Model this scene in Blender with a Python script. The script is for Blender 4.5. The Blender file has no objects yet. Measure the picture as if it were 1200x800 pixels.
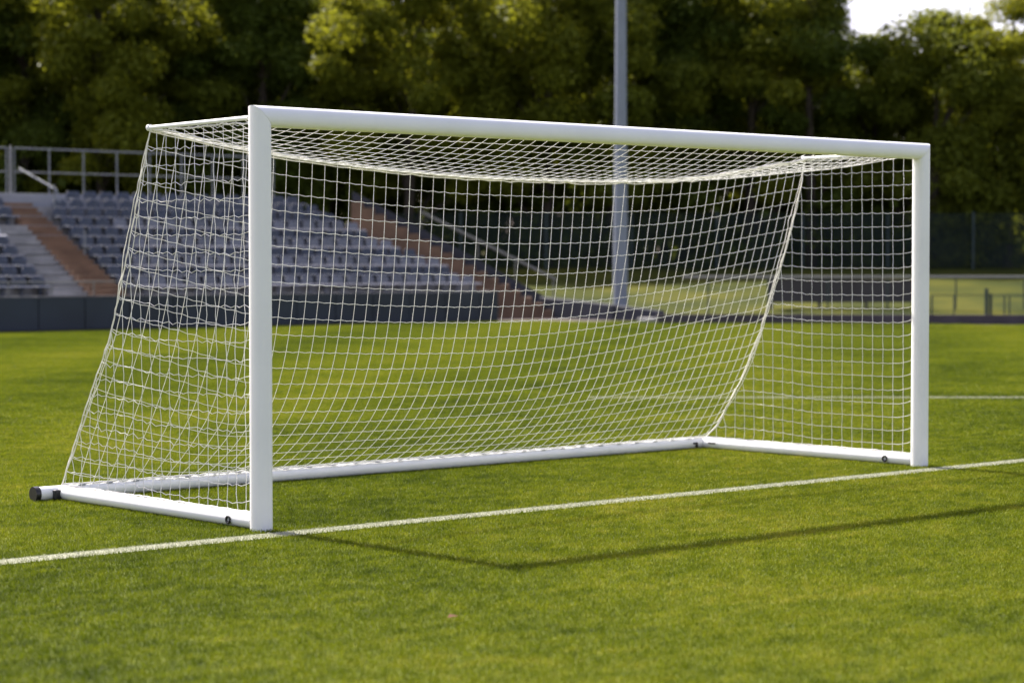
import bpy, math, random
import numpy as np
from mathutils import Vector, Matrix
R = math.radians
random.seed(7); rng = np.random.default_rng(11)
sc = bpy.context.scene
COL = sc.collection

# ------------------------------------------------------------------ camera
YAW, PITCH, FPX = 0.7276, -0.0353, 2610.0
CAM = Vector((-7.61, -10.77, 1.58))
cd = bpy.data.cameras.new('camera'); cam = bpy.data.objects.new('camera', cd); COL.objects.link(cam)
cam.location = CAM; cam.rotation_euler = (math.pi/2 + PITCH, 0, -YAW)
cd.sensor_width = 36; cd.lens = FPX/1200*36; cd.clip_start = .1; cd.clip_end = 3000
cd.dof.use_dof = True; cd.dof.focus_distance = 14.2; cd.dof.aperture_fstop = 2.0; cd.dof.aperture_blades = 9
sc.camera = cam
FW = Vector((math.sin(YAW), math.cos(YAW), 0)); RT = Vector((math.cos(YAW), -math.sin(YAW), 0))
def at(px, depth, z=0.0):
    """ground-plan point at a bearing from the viewpoint and a distance"""
    p = CAM + FW*depth + RT*((px-600)/FPX*depth)
    return Vector((p.x, p.y, z))
def hz(y, depth): return CAM.z - (y-308)*depth/FPX

# ------------------------------------------------------------------ light
SUN = Vector((-0.02, 2.287, 2.5)).normalized()          # towards the sun
el = math.asin(SUN.z); az = math.atan2(SUN.x, SUN.y)
w = bpy.data.worlds.new('World'); sc.world = w; w.use_nodes = True
nt = w.node_tree; bg = nt.nodes['Background']
sky = nt.nodes.new('ShaderNodeTexSky'); sky.sky_type = 'NISHITA'; sky.sun_disc = False
sky.sun_elevation = el; sky.sun_rotation = az; sky.air_density = 1.0; sky.dust_density = 2.0; sky.ozone_density = 1.0
hs = nt.nodes.new('ShaderNodeHueSaturation'); hs.inputs['Saturation'].default_value = .70
nt.links.new(sky.outputs[0], hs.inputs['Color']); wb = nt.nodes.new('ShaderNodeMix'); wb.data_type = 'RGBA'; wb.blend_type = 'MULTIPLY'; wb.inputs[0].default_value = 1
wb.inputs[7].default_value = (1.07, .945, 1.03, 1); nt.links.new(hs.outputs[0], wb.inputs[6]); nt.links.new(wb.outputs[2], bg.inputs[0]); bg.inputs[1].default_value = 0.105
sd = bpy.data.lights.new('sun', 'SUN'); so = bpy.data.objects.new('sun', sd); COL.objects.link(so)
sd.energy = 4.7; sd.angle = R(.53); sd.color = (1, .94, .84)
so.rotation_euler = SUN.to_track_quat('Z', 'Y').to_euler(); so.location = (0, 0, 30)
sc.view_settings.view_transform = 'Standard'; sc.view_settings.look = 'None'
sc.view_settings.gamma = 1; sc.view_settings.exposure = 1.4
sc.render.engine = 'CYCLES'
sc.cycles.max_bounces = 8; sc.cycles.transparent_max_bounces = 16

# ------------------------------------------------------------------ materials
def newmat(name):
    m = bpy.data.materials.new(name); m.use_nodes = True
    return m, m.node_tree, m.node_tree.nodes['Principled BSDF']
def ramp(nt, fac, stops):
    r = nt.nodes.new('ShaderNodeValToRGB'); e = r.color_ramp.elements
    e[0].position, e[0].color = stops[0][0], (*stops[0][1], 1)
    e[1].position, e[1].color = stops[-1][0], (*stops[-1][1], 1)
    for p, c in stops[1:-1]:
        k = e.new(p); k.color = (*c, 1)
    nt.links.new(fac, r.inputs[0]); return r.outputs[0]
def noise(nt, scale, detail=4, rough=.55, vec=None, stretch=None):
    n = nt.nodes.new('ShaderNodeTexNoise'); n.inputs['Scale'].default_value = scale
    n.inputs['Detail'].default_value = detail; n.inputs['Roughness'].default_value = rough
    if vec is None:
        vec = nt.nodes.new('ShaderNodeNewGeometry').outputs['Position']
    if stretch:
        mp = nt.nodes.new('ShaderNodeMapping'); mp.inputs['Scale'].default_value = stretch[0:3]
        if len(stretch) > 3: mp.inputs['Rotation'].default_value = (0, 0, stretch[3])
        nt.links.new(vec, mp.inputs[0]); vec = mp.outputs[0]
    nt.links.new(vec, n.inputs['Vector']); return n.outputs['Fac']
def mat(name, c, rough=.6, var=.15, scale=6, metal=0, bump=0, bscale=40):
    m, nt, b = newmat(name)
    c0 = tuple(x*(1-var) for x in c); c1 = tuple(min(1, x*(1+var)) for x in c)
    nt.links.new(ramp(nt, noise(nt, scale), [(.3, c0), (.7, c1)]), b.inputs['Base Color'])
    b.inputs['Roughness'].default_value = rough; b.inputs['Metallic'].default_value = metal
    if bump:
        bp = nt.nodes.new('ShaderNodeBump'); bp.inputs['Strength'].default_value = bump; bp.inputs['Distance'].default_value = .01
        nt.links.new(noise(nt, bscale), bp.inputs['Height']); nt.links.new(bp.outputs[0], b.inputs['Normal'])
    return m
M = {}
def white_paint():
    m, nt, b = newmat('white_powder_coat')
    base = ramp(nt, noise(nt, 2.5, 6, .6), [(.3, (.80, .80, .79)), (.65, (.85, .85, .84))])
    sc_ = ramp(nt, noise(nt, 7, 8, .7, stretch=(1, 1, .35)), [(.60, (0, 0, 0)), (.72, (.5, .5, .5))])      # rubbed, dusty marks
    g = nt.nodes.new('ShaderNodeNewGeometry'); sx = nt.nodes.new('ShaderNodeSeparateXYZ'); nt.links.new(g.outputs['Position'], sx.inputs[0])
    mr = nt.nodes.new('ShaderNodeMapRange'); mr.inputs['From Min'].default_value = .0; mr.inputs['From Max'].default_value = .16; mr.inputs['To Min'].default_value = .55; mr.inputs['To Max'].default_value = .12
    nt.links.new(sx.outputs['Z'], mr.inputs[0])
    mu = nt.nodes.new('ShaderNodeMath'); mu.operation = 'MULTIPLY'; nt.links.new(mr.outputs[0], mu.inputs[0]); nt.links.new(sc_, mu.inputs[1])
    mx = nt.nodes.new('ShaderNodeMix'); mx.data_type = 'RGBA'; nt.links.new(mu.outputs[0], mx.inputs[0]); nt.links.new(base, mx.inputs[6]); mx.inputs[7].default_value = (.42, .42, .30, 1)
    nt.links.new(mx.outputs[2], b.inputs['Base Color']); b.inputs['Roughness'].default_value = .34
    return m
M['white'] = white_paint()
M['steel'] = mat('galvanised_steel', (.20, .215, .23), .5, .12, 8, metal=.4)
M['pole'] = mat('pole_grey_paint', (.20, .225, .27), .5, .08, 2)
M['black'] = mat('black_plastic', (.012, .012, .014), .4, .2)
M['twine'] = mat('net_twine', (.80, .785, .74), .75, .08, 3)
M['rope'] = mat('border_rope', (.76, .74, .68), .8, .1, 9)
M['navy'] = mat('navy_panel', (.014, .022, .034), .6, .3, .6)
M['concrete'] = mat('pale_concrete', (.24, .235, .235), .85, .22, 2, bump=.3)
M['brown'] = mat('brown_steps', (.17, .10, .060), .85, .28, 1.6, bump=.3)
M['whitewall'] = mat('pale_wall', (.24, .25, .27), .8, .1, 2)
M['slate'] = mat('slate_panel', (.03, .034, .045), .7, .2, 1.5)
M['hoard'] = mat('dark_hoarding', (.055, .05, .048), .8, .15, 1)
M['kerb'] = mat('dark_kerb', (.06, .05, .055), .85, .25, 2)
M['track'] = mat('track_surface', (.09, .07, .07), .9, .15, 3)
M['seat'] = mat('slate_blue_plastic', (.027, .038, .066), .38, .15, .8)
M['seat_pale'] = mat('pale_blue_plastic', (.14, .146, .175), .38, .3, .9)
M['seat_white'] = mat('pale_grey_plastic', (.5, .5, .54), .4, .05, 1)
M['greenpost'] = mat('green_post', (.012, .03, .026), .5, .1)
M['cappipe'] = mat('pale_pipe', (.15, .15, .135), .5, .1)
M['bark'] = mat('bark', (.05, .038, .025), .9, .35, 5, bump=.6, bscale=12)

def grass_colour(nt, dark, mid, light, dry):
    n1 = noise(nt, .55, 5, .6)
    n2 = noise(nt, 3.2, 5, .65, stretch=(1, 2.2, 1, .5))
    n3 = noise(nt, 15, 3, .6)
    def mth(op, a, b):
        x = nt.nodes.new('ShaderNodeMath'); x.operation = op
        for i, v in enumerate((a, b)):
            if isinstance(v, (int, float)): x.inputs[i].default_value = v
            else: nt.links.new(v, x.inputs[i])
        return x.outputs[0]
    s = mth('ADD', mth('MULTIPLY', n1, .30), mth('ADD', mth('MULTIPLY', n2, .40), mth('MULTIPLY', n3, .30)))
    # mowing bands: broad strips rolled one way, then the other
    wv = nt.nodes.new('ShaderNodeTexWave'); wv.wave_type = 'BANDS'; wv.bands_direction = 'X'
    wv.inputs['Scale'].default_value = .055; wv.inputs['Distortion'].default_value = .5
    mp = nt.nodes.new('ShaderNodeMapping'); mp.inputs['Rotation'].default_value = (0, 0, R(48))
    g = nt.nodes.new('ShaderNodeNewGeometry'); nt.links.new(g.outputs['Position'], mp.inputs[0]); nt.links.new(mp.outputs[0], wv.inputs[0])
    s = mth('ADD', s, mth('MULTIPLY', mth('SUBTRACT', wv.outputs['Fac'], .5), .07))
    return ramp(nt, s, [(.39, dark), (.47, mid), (.545, light), (.64, dry)])
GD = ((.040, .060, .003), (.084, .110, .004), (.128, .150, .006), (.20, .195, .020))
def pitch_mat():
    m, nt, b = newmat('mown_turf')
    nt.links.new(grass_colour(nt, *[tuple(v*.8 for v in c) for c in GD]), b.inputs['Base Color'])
    b.inputs['Roughness'].default_value = .85; b.inputs['Specular IOR Level'].default_value = .15
    bp = nt.nodes.new('ShaderNodeBump'); bp.inputs['Strength'].default_value = .8; bp.inputs['Distance'].default_value = .02
    nt.links.new(noise(nt, 90, 3), bp.inputs['Height']); nt.links.new(bp.outputs[0], b.inputs['Normal'])
    return m
def blade_mat(name, cols=None, flat=None, trans=.36):
    m, nt, b = newmat(name)
    out = nt.nodes['Material Output']
    if flat: c = ramp(nt, noise(nt, 40, 2), [(.3, tuple(x*.8 for x in flat)), (.7, flat)])
    else:
        c = grass_colour(nt, *cols)
        oi = nt.nodes.new('ShaderNodeNewGeometry')     # every blade a touch different
        mx = nt.nodes.new('ShaderNodeHueSaturation')
        mr = nt.nodes.new('ShaderNodeMapRange'); mr.inputs['To Min'].default_value = .75; mr.inputs['To Max'].default_value = 1.25
        nt.links.new(oi.outputs['Random Per Island'], mr.inputs[0]); nt.links.new(mr.outputs[0], mx.inputs['Value'])
        nt.links.new(c, mx.inputs['Color']); c = mx.outputs[0]
    d = nt.nodes.new('ShaderNodeBsdfTranslucent'); nt.links.new(c, d.inputs[0]); nt.links.new(c, b.inputs['Base Color'])
    b.inputs['Roughness'].default_value = .5; b.inputs['Specular IOR Level'].default_value = .08
    ms = nt.nodes.new('ShaderNodeMixShader'); ms.inputs[0].default_value = trans
    nt.links.new(b.outputs[0], ms.inputs[1]); nt.links.new(d.outputs[0], ms.inputs[2]); nt.links.new(ms.outputs[0], out.inputs[0])
    return m
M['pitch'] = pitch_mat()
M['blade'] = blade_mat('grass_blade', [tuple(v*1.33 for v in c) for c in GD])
M['blade_white'] = blade_mat('painted_blade', flat=(.40, .41, .29), trans=.3)
M['line'] = mat('line_paint', (.4, .42, .32), .9, .2, 20, bump=.5)
def bank_mat():
    m, nt, b = newmat('rough_bank_grass')
    n = noise(nt, .35, 5, .6)
    nt.links.new(ramp(nt, n, [(.35, (.018, .026, .003)), (.5, (.038, .045, .004)), (.65, (.066, .066, .006))]), b.inputs['Base Color'])
    b.inputs['Roughness'].default_value = .95; b.inputs['Specular IOR Level'].default_value = .1
    return m
M['bank'] = bank_mat()
def leaf_mat(name, c, t, f):
    m, nt, b = newmat(name); out = nt.nodes['Material Output']
    g = nt.nodes.new('ShaderNodeNewGeometry')
    def var(col):
        h = nt.nodes.new('ShaderNodeHueSaturation'); h.inputs['Color'].default_value = (*col, 1)
        mr = nt.nodes.new('ShaderNodeMapRange'); mr.inputs['To Min'].default_value = .7; mr.inputs['To Max'].default_value = 1.25
        nt.links.new(g.outputs['Random Per Island'], mr.inputs[0]); nt.links.new(mr.outputs[0], h.inputs['Value']); return h.outputs[0]
    nt.links.new(var(c), b.inputs['Base Color']); b.inputs['Roughness'].default_value = .5; b.inputs['Specular IOR Level'].default_value = .08
    d = nt.nodes.new('ShaderNodeBsdfTranslucent'); nt.links.new(var(t), d.inputs[0])
    ms = nt.nodes.new('ShaderNodeMixShader'); ms.inputs[0].default_value = f
    nt.links.new(b.outputs[0], ms.inputs[1]); nt.links.new(d.outputs[0], ms.inputs[2]); nt.links.new(ms.outputs[0], out.inputs[0])
    return m
M['leaf1'] = leaf_mat('leaf_olive', (.118, .140, .016), (.23, .25, .018), .46)
M['leaf2'] = leaf_mat('leaf_dark', (.082, .112, .016), (.165, .195, .016), .42)
M['leaf3'] = leaf_mat('leaf_yellow', (.140, .158, .016), (.28, .285, .018), .48)

# ------------------------------------------------------------------ mesh helpers
class MB:
    def __init__(s): s.v = []; s.f = []
    def add(s, vs, fs):
        o = len(s.v); s.v += [tuple(v) for v in vs]; s.f += [tuple(i+o for i in f) for f in fs]
    def box(s, a, b):
        x0, y0, z0 = a; x1, y1, z1 = b
        s.add([(x0,y0,z0),(x1,y0,z0),(x1,y1,z0),(x0,y1,z0),(x0,y0,z1),(x1,y0,z1),(x1,y1,z1),(x0,y1,z1)],
              [(0,3,2,1),(4,5,6,7),(0,1,5,4),(1,2,6,5),(2,3,7,6),(3,0,4,7)])
    def obox(s, p, q, width, z0, z1, z0b=None, z1b=None):
        """box standing on the ground line p-q, 'width' thick"""
        p = Vector(p).to_2d(); q = Vector(q).to_2d(); d = (q-p).normalized(); n = Vector((-d.y, d.x))*width/2
        z0b = z0 if z0b is None else z0b; z1b = z1 if z1b is None else z1b
        a, b, c, e = p-n, q-n, q+n, p+n
        s.add([(a.x,a.y,z0),(b.x,b.y,z0b),(c.x,c.y,z0b),(e.x,e.y,z0),(a.x,a.y,z1),(b.x,b.y,z1b),(c.x,c.y,z1b),(e.x,e.y,z1)],
              [(0,3,2,1),(4,5,6,7),(0,1,5,4),(1,2,6,5),(2,3,7,6),(3,0,4,7)])
    def tube(s, pts, r, n=10, caps=True):
        pts = [Vector(p) for p in pts]; rs = r if isinstance(r, (list, tuple)) else [r]*len(pts)
        base = len(s.v); prev = None
        for i, p in enumerate(pts):
            t = (pts[min(i+1, len(pts)-1)]-pts[max(i-1, 0)]).normalized()
            u = t.cross(Vector((0, 0, 1)))
            if u.length < .1: u = t.cross(Vector((1, 0, 0))) if prev is None else prev
            u = (u - t*u.dot(t)).normalized(); prev = u; v = t.cross(u)
            for k in range(n):
                a = 2*math.pi*k/n; s.v.append(tuple(p+(u*math.cos(a)+v*math.sin(a))*rs[i]))
        for i in range(len(pts)-1):
            for k in range(n):
                a = base+i*n+k; b = base+i*n+(k+1) % n
                s.f.append((a, b, b+n, a+n))
        if caps:
            s.f.append(tuple(base+k for k in range(n))[::-1]); s.f.append(tuple(base+(len(pts)-1)*n+k for k in range(n)))
    def build(s, name, m, parent=None, smooth=False, bevel=0):
        me = bpy.data.meshes.new(name); me.from_pydata(s.v, [], s.f); me.materials.append(m)
        import bmesh
        bm = bmesh.new(); bm.from_mesh(me); bmesh.ops.recalc_face_normals(bm, faces=bm.faces); bm.to_mesh(me); bm.free()
        o = bpy.data.objects.new(name, me); COL.objects.link(o)
        if parent is not None: o.parent = parent; o.matrix_parent_inverse = Matrix.Translation(-parent.location) if parent.type == 'EMPTY' and not parent.rotation_euler.z else Matrix()
        if bevel:
            b = o.modifiers.new('bevel', 'BEVEL'); b.width = bevel; b.segments = 2; b.limit_method = 'ANGLE'
        if smooth:
            me.shade_smooth()
            try: me.set_sharp_from_angle(angle=R(40))
            except Exception: pass
        return o
def tag(o, label=None, cat=None, group=None, kind=None):
    if label: o['label'] = label
    if cat: o['category'] = cat
    if group: o['group'] = group
    if kind: o['kind'] = kind
    return o
def empty(name, loc=(0, 0, 0)):
    o = bpy.data.objects.new(name, None); COL.objects.link(o); o.location = loc; o.empty_display_size = .2; return o
def raw_mesh(name, verts, faces4, m):
    """fast quads from numpy"""
    me = bpy.data.meshes.new(name); nv, nf = len(verts), len(faces4)
    k = faces4.shape[1]
    me.vertices.add(nv); me.vertices.foreach_set('co', np.asarray(verts, np.float32).ravel())
    me.loops.add(nf*k); me.loops.foreach_set('vertex_index', np.asarray(faces4, np.int32).ravel())
    me.polygons.add(nf); me.polygons.foreach_set('loop_start', np.arange(0, nf*k, k, dtype=np.int32))
    me.update(calc_edges=True); me.materials.append(m); return me

# ------------------------------------------------------------------ ground, bank, pitch, track
def bank_z(t, l):
    """height of the land at distance t ahead and l to the right of the viewpoint"""
    s = 58.6 if l > 8 else (64 if l < 2 else 64-(l-2)/6*5.4)
    if t < s: return -.02
    if t < 77: return -.02+.24*min(1, (t-s)/.8)+1.17*((t-s)/(77-s))**1.1
    return 1.39+(t-77)*.004
gb = MB(); ts = [-60, 0, 30, 50, 57.5] + [58.4+.2*i for i in range(4)] + [59.2+i*.8 for i in range(23)] + [77, 80, 90, 110, 140, 200, 400, 1200]
ls = [-1200, -300, -100, -50, -30, -20, -10, -4, 0, 1, 2, 3, 4, 5, 6, 7, 8, 9, 12, 16, 20, 30, 50, 100, 300, 1200]
for t in ts:
    for l in ls:
        p = CAM+FW*t+RT*l; gb.v.append((p.x, p.y, bank_z(t, l)))
for i in range(len(ts)-1):
    for j in range(len(ls)-1):
        a = i*len(ls)+j; gb.f.append((a, a+1, a+1+len(ls), a+len(ls)))
tag(gb.build('ground', M['bank'], smooth=True), kind='structure')

def polygon(name, pts, z, m, kind='structure'):
    b = MB(); b.add([(p[0], p[1], z) for p in pts], [tuple(range(len(pts)))]); return tag(b.build(name, m), kind=kind)
edge = [(33.6, 34.45), (34.0, 33.0), (34.9, 30.6), (36.0, 28.0), (37.6, 25.3), (39.4, 22.9), (42.6, 19.2), (50, 11)]
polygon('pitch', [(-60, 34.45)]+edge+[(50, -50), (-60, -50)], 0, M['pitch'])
polygon('running_track', [(-60, 34.9), (33.5, 36.4), (37, 34.5), (37.3, 31), (38.3, 28), (40.2, 24.6), (44, 20), (52, 11), (52, -50), (-60, -50)], -.008, M['track'])

# grass blades: tiles of short turf set on a grid of points, only where the pitch can be seen
LY0, LY1 = -.34, -.155       # goal line strip
def blades(n, w, d, hmin, hmax, width, seed):
    r = np.random.default_rng(seed)
    x = r.uniform(0, w, n)-w/2; y = r.uniform(0, d, n)-d/2
    a = r.uniform(0, 2*np.pi, n); h = r.uniform(hmin, hmax, n); wd = width*r.uniform(.6, 1.2, n)
    la = r.uniform(0, 2*np.pi, n); ll = h*r.uniform(.15, 1.0, n)
    dx, dy = np.cos(a)*wd/2, np.sin(a)*wd/2; lx, ly = np.cos(la)*ll, np.sin(la)*ll
    V = np.zeros((n, 5, 3))
    V[:, 0] = np.c_[x-dx, y-dy, np.zeros(n)]; V[:, 1] = np.c_[x+dx, y+dy, np.zeros(n)]
    V[:, 2] = np.c_[x+dx*.8+lx*.35, y+dy*.8+ly*.35, h*.62]; V[:, 3] = np.c_[x-dx*.8+lx*.35, y-dy*.8+ly*.35, h*.62]
    V[:, 4] = np.c_[x+lx, y+ly, h*.95]
    i = np.arange(n)*5
    F = np.concatenate([np.c_[i, i+1, i+2], np.c_[i, i+2, i+3], np.c_[i+3, i+2, i+4]])
    return V.reshape(-1, 3), F
TS = .5
tiles = []
for k in range(5):
    v, f = blades(3000, TS, TS, .009, .025, .0033, 100+k)
    if k == 4: v, f = blades(1300, TS, TS, .010, .024, .006, 100+k)
    tiles.append(bpy.data.objects.new('turf_tile', raw_mesh('turf_tile', v, f, M['blade'])))
src = bpy.data.collections.new('turf_tiles')      # never linked to the scene: only a source
for o in tiles: src.objects.link(o)
pts, idx, rot = [], [], []
for side in (1, -1):
    for iy in range(0, 90 if side > 0 else 40):
        yc = (LY1+TS/2+iy*TS) if side > 0 else (LY0-TS/2-iy*TS)
        for ix in range(-50, 110):
            xc = ix*TS+.13*iy % TS
            dx, dy = xc-CAM.x, yc-CAM.y; t = dx*FW.x+dy*FW.y; l = dx*RT.x+dy*RT.y
            if 6.6 < t < 60 and abs(l) < t*.27+2.5 and yc < 34.2 and not (yc > 22 and xc > 39.4-(yc-22.9)*.52):
                pts.append((xc, yc, .0)); idx.append(4 if t > 20 and random.random() < .7 else random.randrange(4)); rot.append(random.randrange(4)*math.pi/2)
gm = bpy.data.meshes.new('grass'); gm.from_pydata(pts, [], [])
a1 = gm.attributes.new('tile', 'INT', 'POINT'); a1.data.foreach_set('value', idx)
a2 = gm.attributes.new('turn', 'FLOAT', 'POINT'); a2.data.foreach_set('value', rot)
go = bpy.data.objects.new('grass', gm); COL.objects.link(go)
tag(go, 'short mown green turf covering the pitch around the goal', 'grass', kind='stuff')
ng = bpy.data.node_groups.new('turf', 'GeometryNodeTree')
ng.interface.new_socket('Geometry', in_out='INPUT', socket_type='NodeSocketGeometry'); ng.interface.new_socket('Geometry', in_out='OUTPUT', socket_type='NodeSocketGeometry')
N = ng.nodes.new; L = ng.links.new
gi, gout = N('NodeGroupInput'), N('NodeGroupOutput'); iop = N('GeometryNodeInstanceOnPoints')
ci = N('GeometryNodeCollectionInfo'); ci.inputs['Collection'].default_value = src; ci.inputs['Separate Children'].default_value = True; ci.inputs['Reset Children'].default_value = True
na = N('GeometryNodeInputNamedAttribute'); na.data_type = 'INT'; na.inputs['Name'].default_value = 'tile'
nr = N('GeometryNodeInputNamedAttribute'); nr.data_type = 'FLOAT'; nr.inputs['Name'].default_value = 'turn'
cx = N('ShaderNodeCombineXYZ'); L(nr.outputs[0], cx.inputs[2])
L(gi.outputs[0], iop.inputs['Points']); L(ci.outputs[0], iop.inputs['Instance']); iop.inputs['Pick Instance'].default_value = True
L(na.outputs[0], iop.inputs['Instance Index']); L(cx.outputs[0], iop.inputs['Rotation']); L(iop.outputs[0], gout.inputs[0])
md = go.modifiers.new('turf', 'NODES'); md.node_group = ng

def painted_line(p, q, width, dens, hmax=.022):
    p, q = Vector(p), Vector(q); ln = (q-p).length; ang = math.atan2(q.y-p.y, q.x-p.x)
    n = int(ln*width*dens)
    v, f = blades(n, ln, width, .008, hmax, .005, 55)
    o = len(v); v = np.concatenate([v, [(-ln/2, -width/2, .004), (ln/2, -width/2, .004), (ln/2, width/2, .004), (-ln/2, width/2, .004)]])
    f = np.concatenate([f, [(o, o+1, o+2), (o, o+2, o+3)]])
    me = raw_mesh('pitch_line', v, f, M['blade_white'])
    ob = bpy.data.objects.new('pitch_line', me); COL.objects.link(ob); ob.location = (p+q)/2; ob.rotation_euler.z = ang
    return tag(ob, kind='structure')
painted_line((-5, (LY0+LY1)/2, 0), (22, (LY0+LY1)/2, 0), LY1-LY0, 7000, .017)
fa, fb = at(690, 25.9), at(1330, 25.9)
painted_line(fa, fb, .20, 9000, .034)
# two leaves lying in the turf
lf = MB(); c = at(530, 9.75, .024)
lf.add([(c.x-.03, c.y, c.z), (c.x, c.y-.022, c.z+.006), (c.x+.035, c.y, c.z+.002), (c.x, c.y+.02, c.z+.012)], [(0, 1, 2), (0, 2, 3)])
tag(lf.build('fallen_leaf', mat('dry_leaf', (.16, .07, .03), .8)), 'small dry brown leaf lying on the grass in the foreground', 'leaf')

# ------------------------------------------------------------------ the goal
W, H, DB, DT = 6.214, 2.50, 2.3115, 1.176
PR = .0625
goal = empty('football_goal')
tag(goal, 'white freestanding football goal with netting standing on the goal line', 'goal')
def profile(n=28, r=PR, e=2.5):
    out = []
    for k in range(n):
        a = 2*math.pi*k/n; c, s = math.cos(a), math.sin(a)
        out.append((r*abs(c)**(2/e)*(1 if c >= 0 else -1), r*abs(s)**(2/e)*(1 if s >= 0 else -1)))
    return out
pf = profile()
def mitred(xp, sgn):   # upright post whose top is cut at 45 degrees
    b = MB(); n = len(pf)
    b.v += [(xp+u, v, -.01) for u, v in pf]; b.v += [(xp+u, v, H-PR - sgn*u if False else H-PR-sgn*u) for u, v in pf]
    b.f += [(k, (k+1) % n, n+(k+1) % n, n+k) for k in range(n)]
    b.f += [tuple(range(n))[::-1], tuple(range(n, 2*n))]
    return b
# left post: outer (-x) side reaches full height
mitred(0, 1).build('post', M['white'], goal, smooth=True)
mitred(W, -1).build('post', M['white'], goal, smooth=True)
cb = MB(); n = len(pf); G = .0015
cb.v += [(0-u+G, v, H-PR+u) for u, v in pf]; cb.v += [(W+u-G, v, H-PR+u) for u, v in pf]
cb.f += [(k, (k+1) % n, n+(k+1) % n, n+k) for k in range(n)] + [tuple(range(n))[::-1], tuple(range(n, 2*n))]
cbo = cb.build('crossbar', M['white'], goal, smooth=True)
BR = .047; BZ = .05
def bar(p, q, r, name='ground_bar', n=24):
    b = MB(); b.tube([p, q], r, n); return b.build(name, M['white'], goal, smooth=True)
rear = bar((-.17, DB, BZ), (W+.07, DB, BZ), BR)
side0 = bar((0, .06, BZ), (0, DB-BR+.004, BZ), BR*.98); side1 = bar((W, .06, BZ), (W, DB-BR+.004, BZ), BR*.98)
def blk(p, q, r, par, name, n=20):
    b = MB(); b.tube([p, q], r, n); return b.build(name, M['black'], par, smooth=True)
blk((-.205, DB, BZ), (-.168, DB, BZ), BR+.004, rear, 'end_cap')
blk((W+.068, DB, BZ), (W+.09, DB, BZ), BR+.004, rear, 'end_cap')
def bracket(x, y, sx, par):
    b = MB(); b.box((x-.028, y-.02, .012), (x+.028, y+.02, .075)); o = b.build('corner_bracket', M['black'], par, bevel=.006); return o
bracket(-.055, DB-BR-.012, 1, rear); 
b = MB(); b.box((W-.16, DB-BR-.010, .045), (W-.11, DB-BR+.01, .060)); b.build('corner_bracket', M['black'], rear, bevel=.003)
b = MB(); b.box((W-.13, DB-BR-.012, .018), (W-.11, DB-BR+.01, .044)); b.build('corner_bracket', M['black'], rear, bevel=.003)
b = MB(); b.box((W+BR-.105, DB-.20, .05), (W-BR-.001, DB-.12, .062)); b.build('corner_bracket', M['black'], side1, bevel=.003)
for x, par, yb in ((0, side0, .27), (W, side1, .30)):    # fixing bolts near the posts
    b = MB(); ring = []
    xs = x-BR*.98-.002
    for k in range(17):
        a = 2*math.pi*k/16; ring.append((xs-.004, yb+.02*math.cos(a), BZ-.003+.02*math.sin(a)))
    b.tube(ring, .007, 8, caps=False); b.build('fixing_bolt', M['black'], par, smooth=True)
# stays carrying the roof of the net
s0 = bar((0, PR+.05, 2.434), (0, DT+.01, 2.424), .0135, 'net_stay', 14); s1 = bar((W, PR-.01, 2.434), (W, DT+.01, 2.424), .0135, 'net_stay', 14)
b = MB(); b.tube([(0, PR-.012, 2.434), (0, PR+.05, 2.434)], .008, 10); b.build('stay_pin', M['steel'], s0, smooth=True)
for st, x in ((s0, 0), (s1, W)):
    b = MB(); b.tube([(x, DT+.008, 2.424), (x, DT+.024, 2.424)], .021, 14); b.build('stay_cap', M['white'], st, smooth=True)
# weld seam rings where bars meet posts are left plain

# ------------------------------------------------------------------ the net: strings hung by relaxation
def simulate(P, E, L0, pin, it=260, g=.00022, damp=.93, sub=7):
    P = P.copy(); V = np.zeros_like(P); n = len(P); i, j = E[:, 0], E[:, 1]
    wt = (~pin).astype(float)
    deg = np.maximum(1, np.bincount(i, minlength=n)+np.bincount(j, minlength=n)).astype(float)
    wi, wj = wt[i], wt[j]; ws = np.maximum(wi+wj, 1e-9)
    for _ in range(it):
        Q = P.copy(); P = P+V*damp*wt[:, None]; P[:, 2] -= g*wt
        for _ in range(sub):
            d = P[j]-P[i]; ln = np.linalg.norm(d, axis=1)+1e-9
            c = np.maximum(0, ln-L0)/ln                       # a string only pulls
            a = d*(c*wi/ws)[:, None]; bb = d*(c*wj/ws)[:, None]
            for k in range(3):
                P[:, k] += (np.bincount(i, a[:, k], n)-np.bincount(j, bb[:, k], n))/deg*1.7
        V = P-Q
    return P
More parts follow.
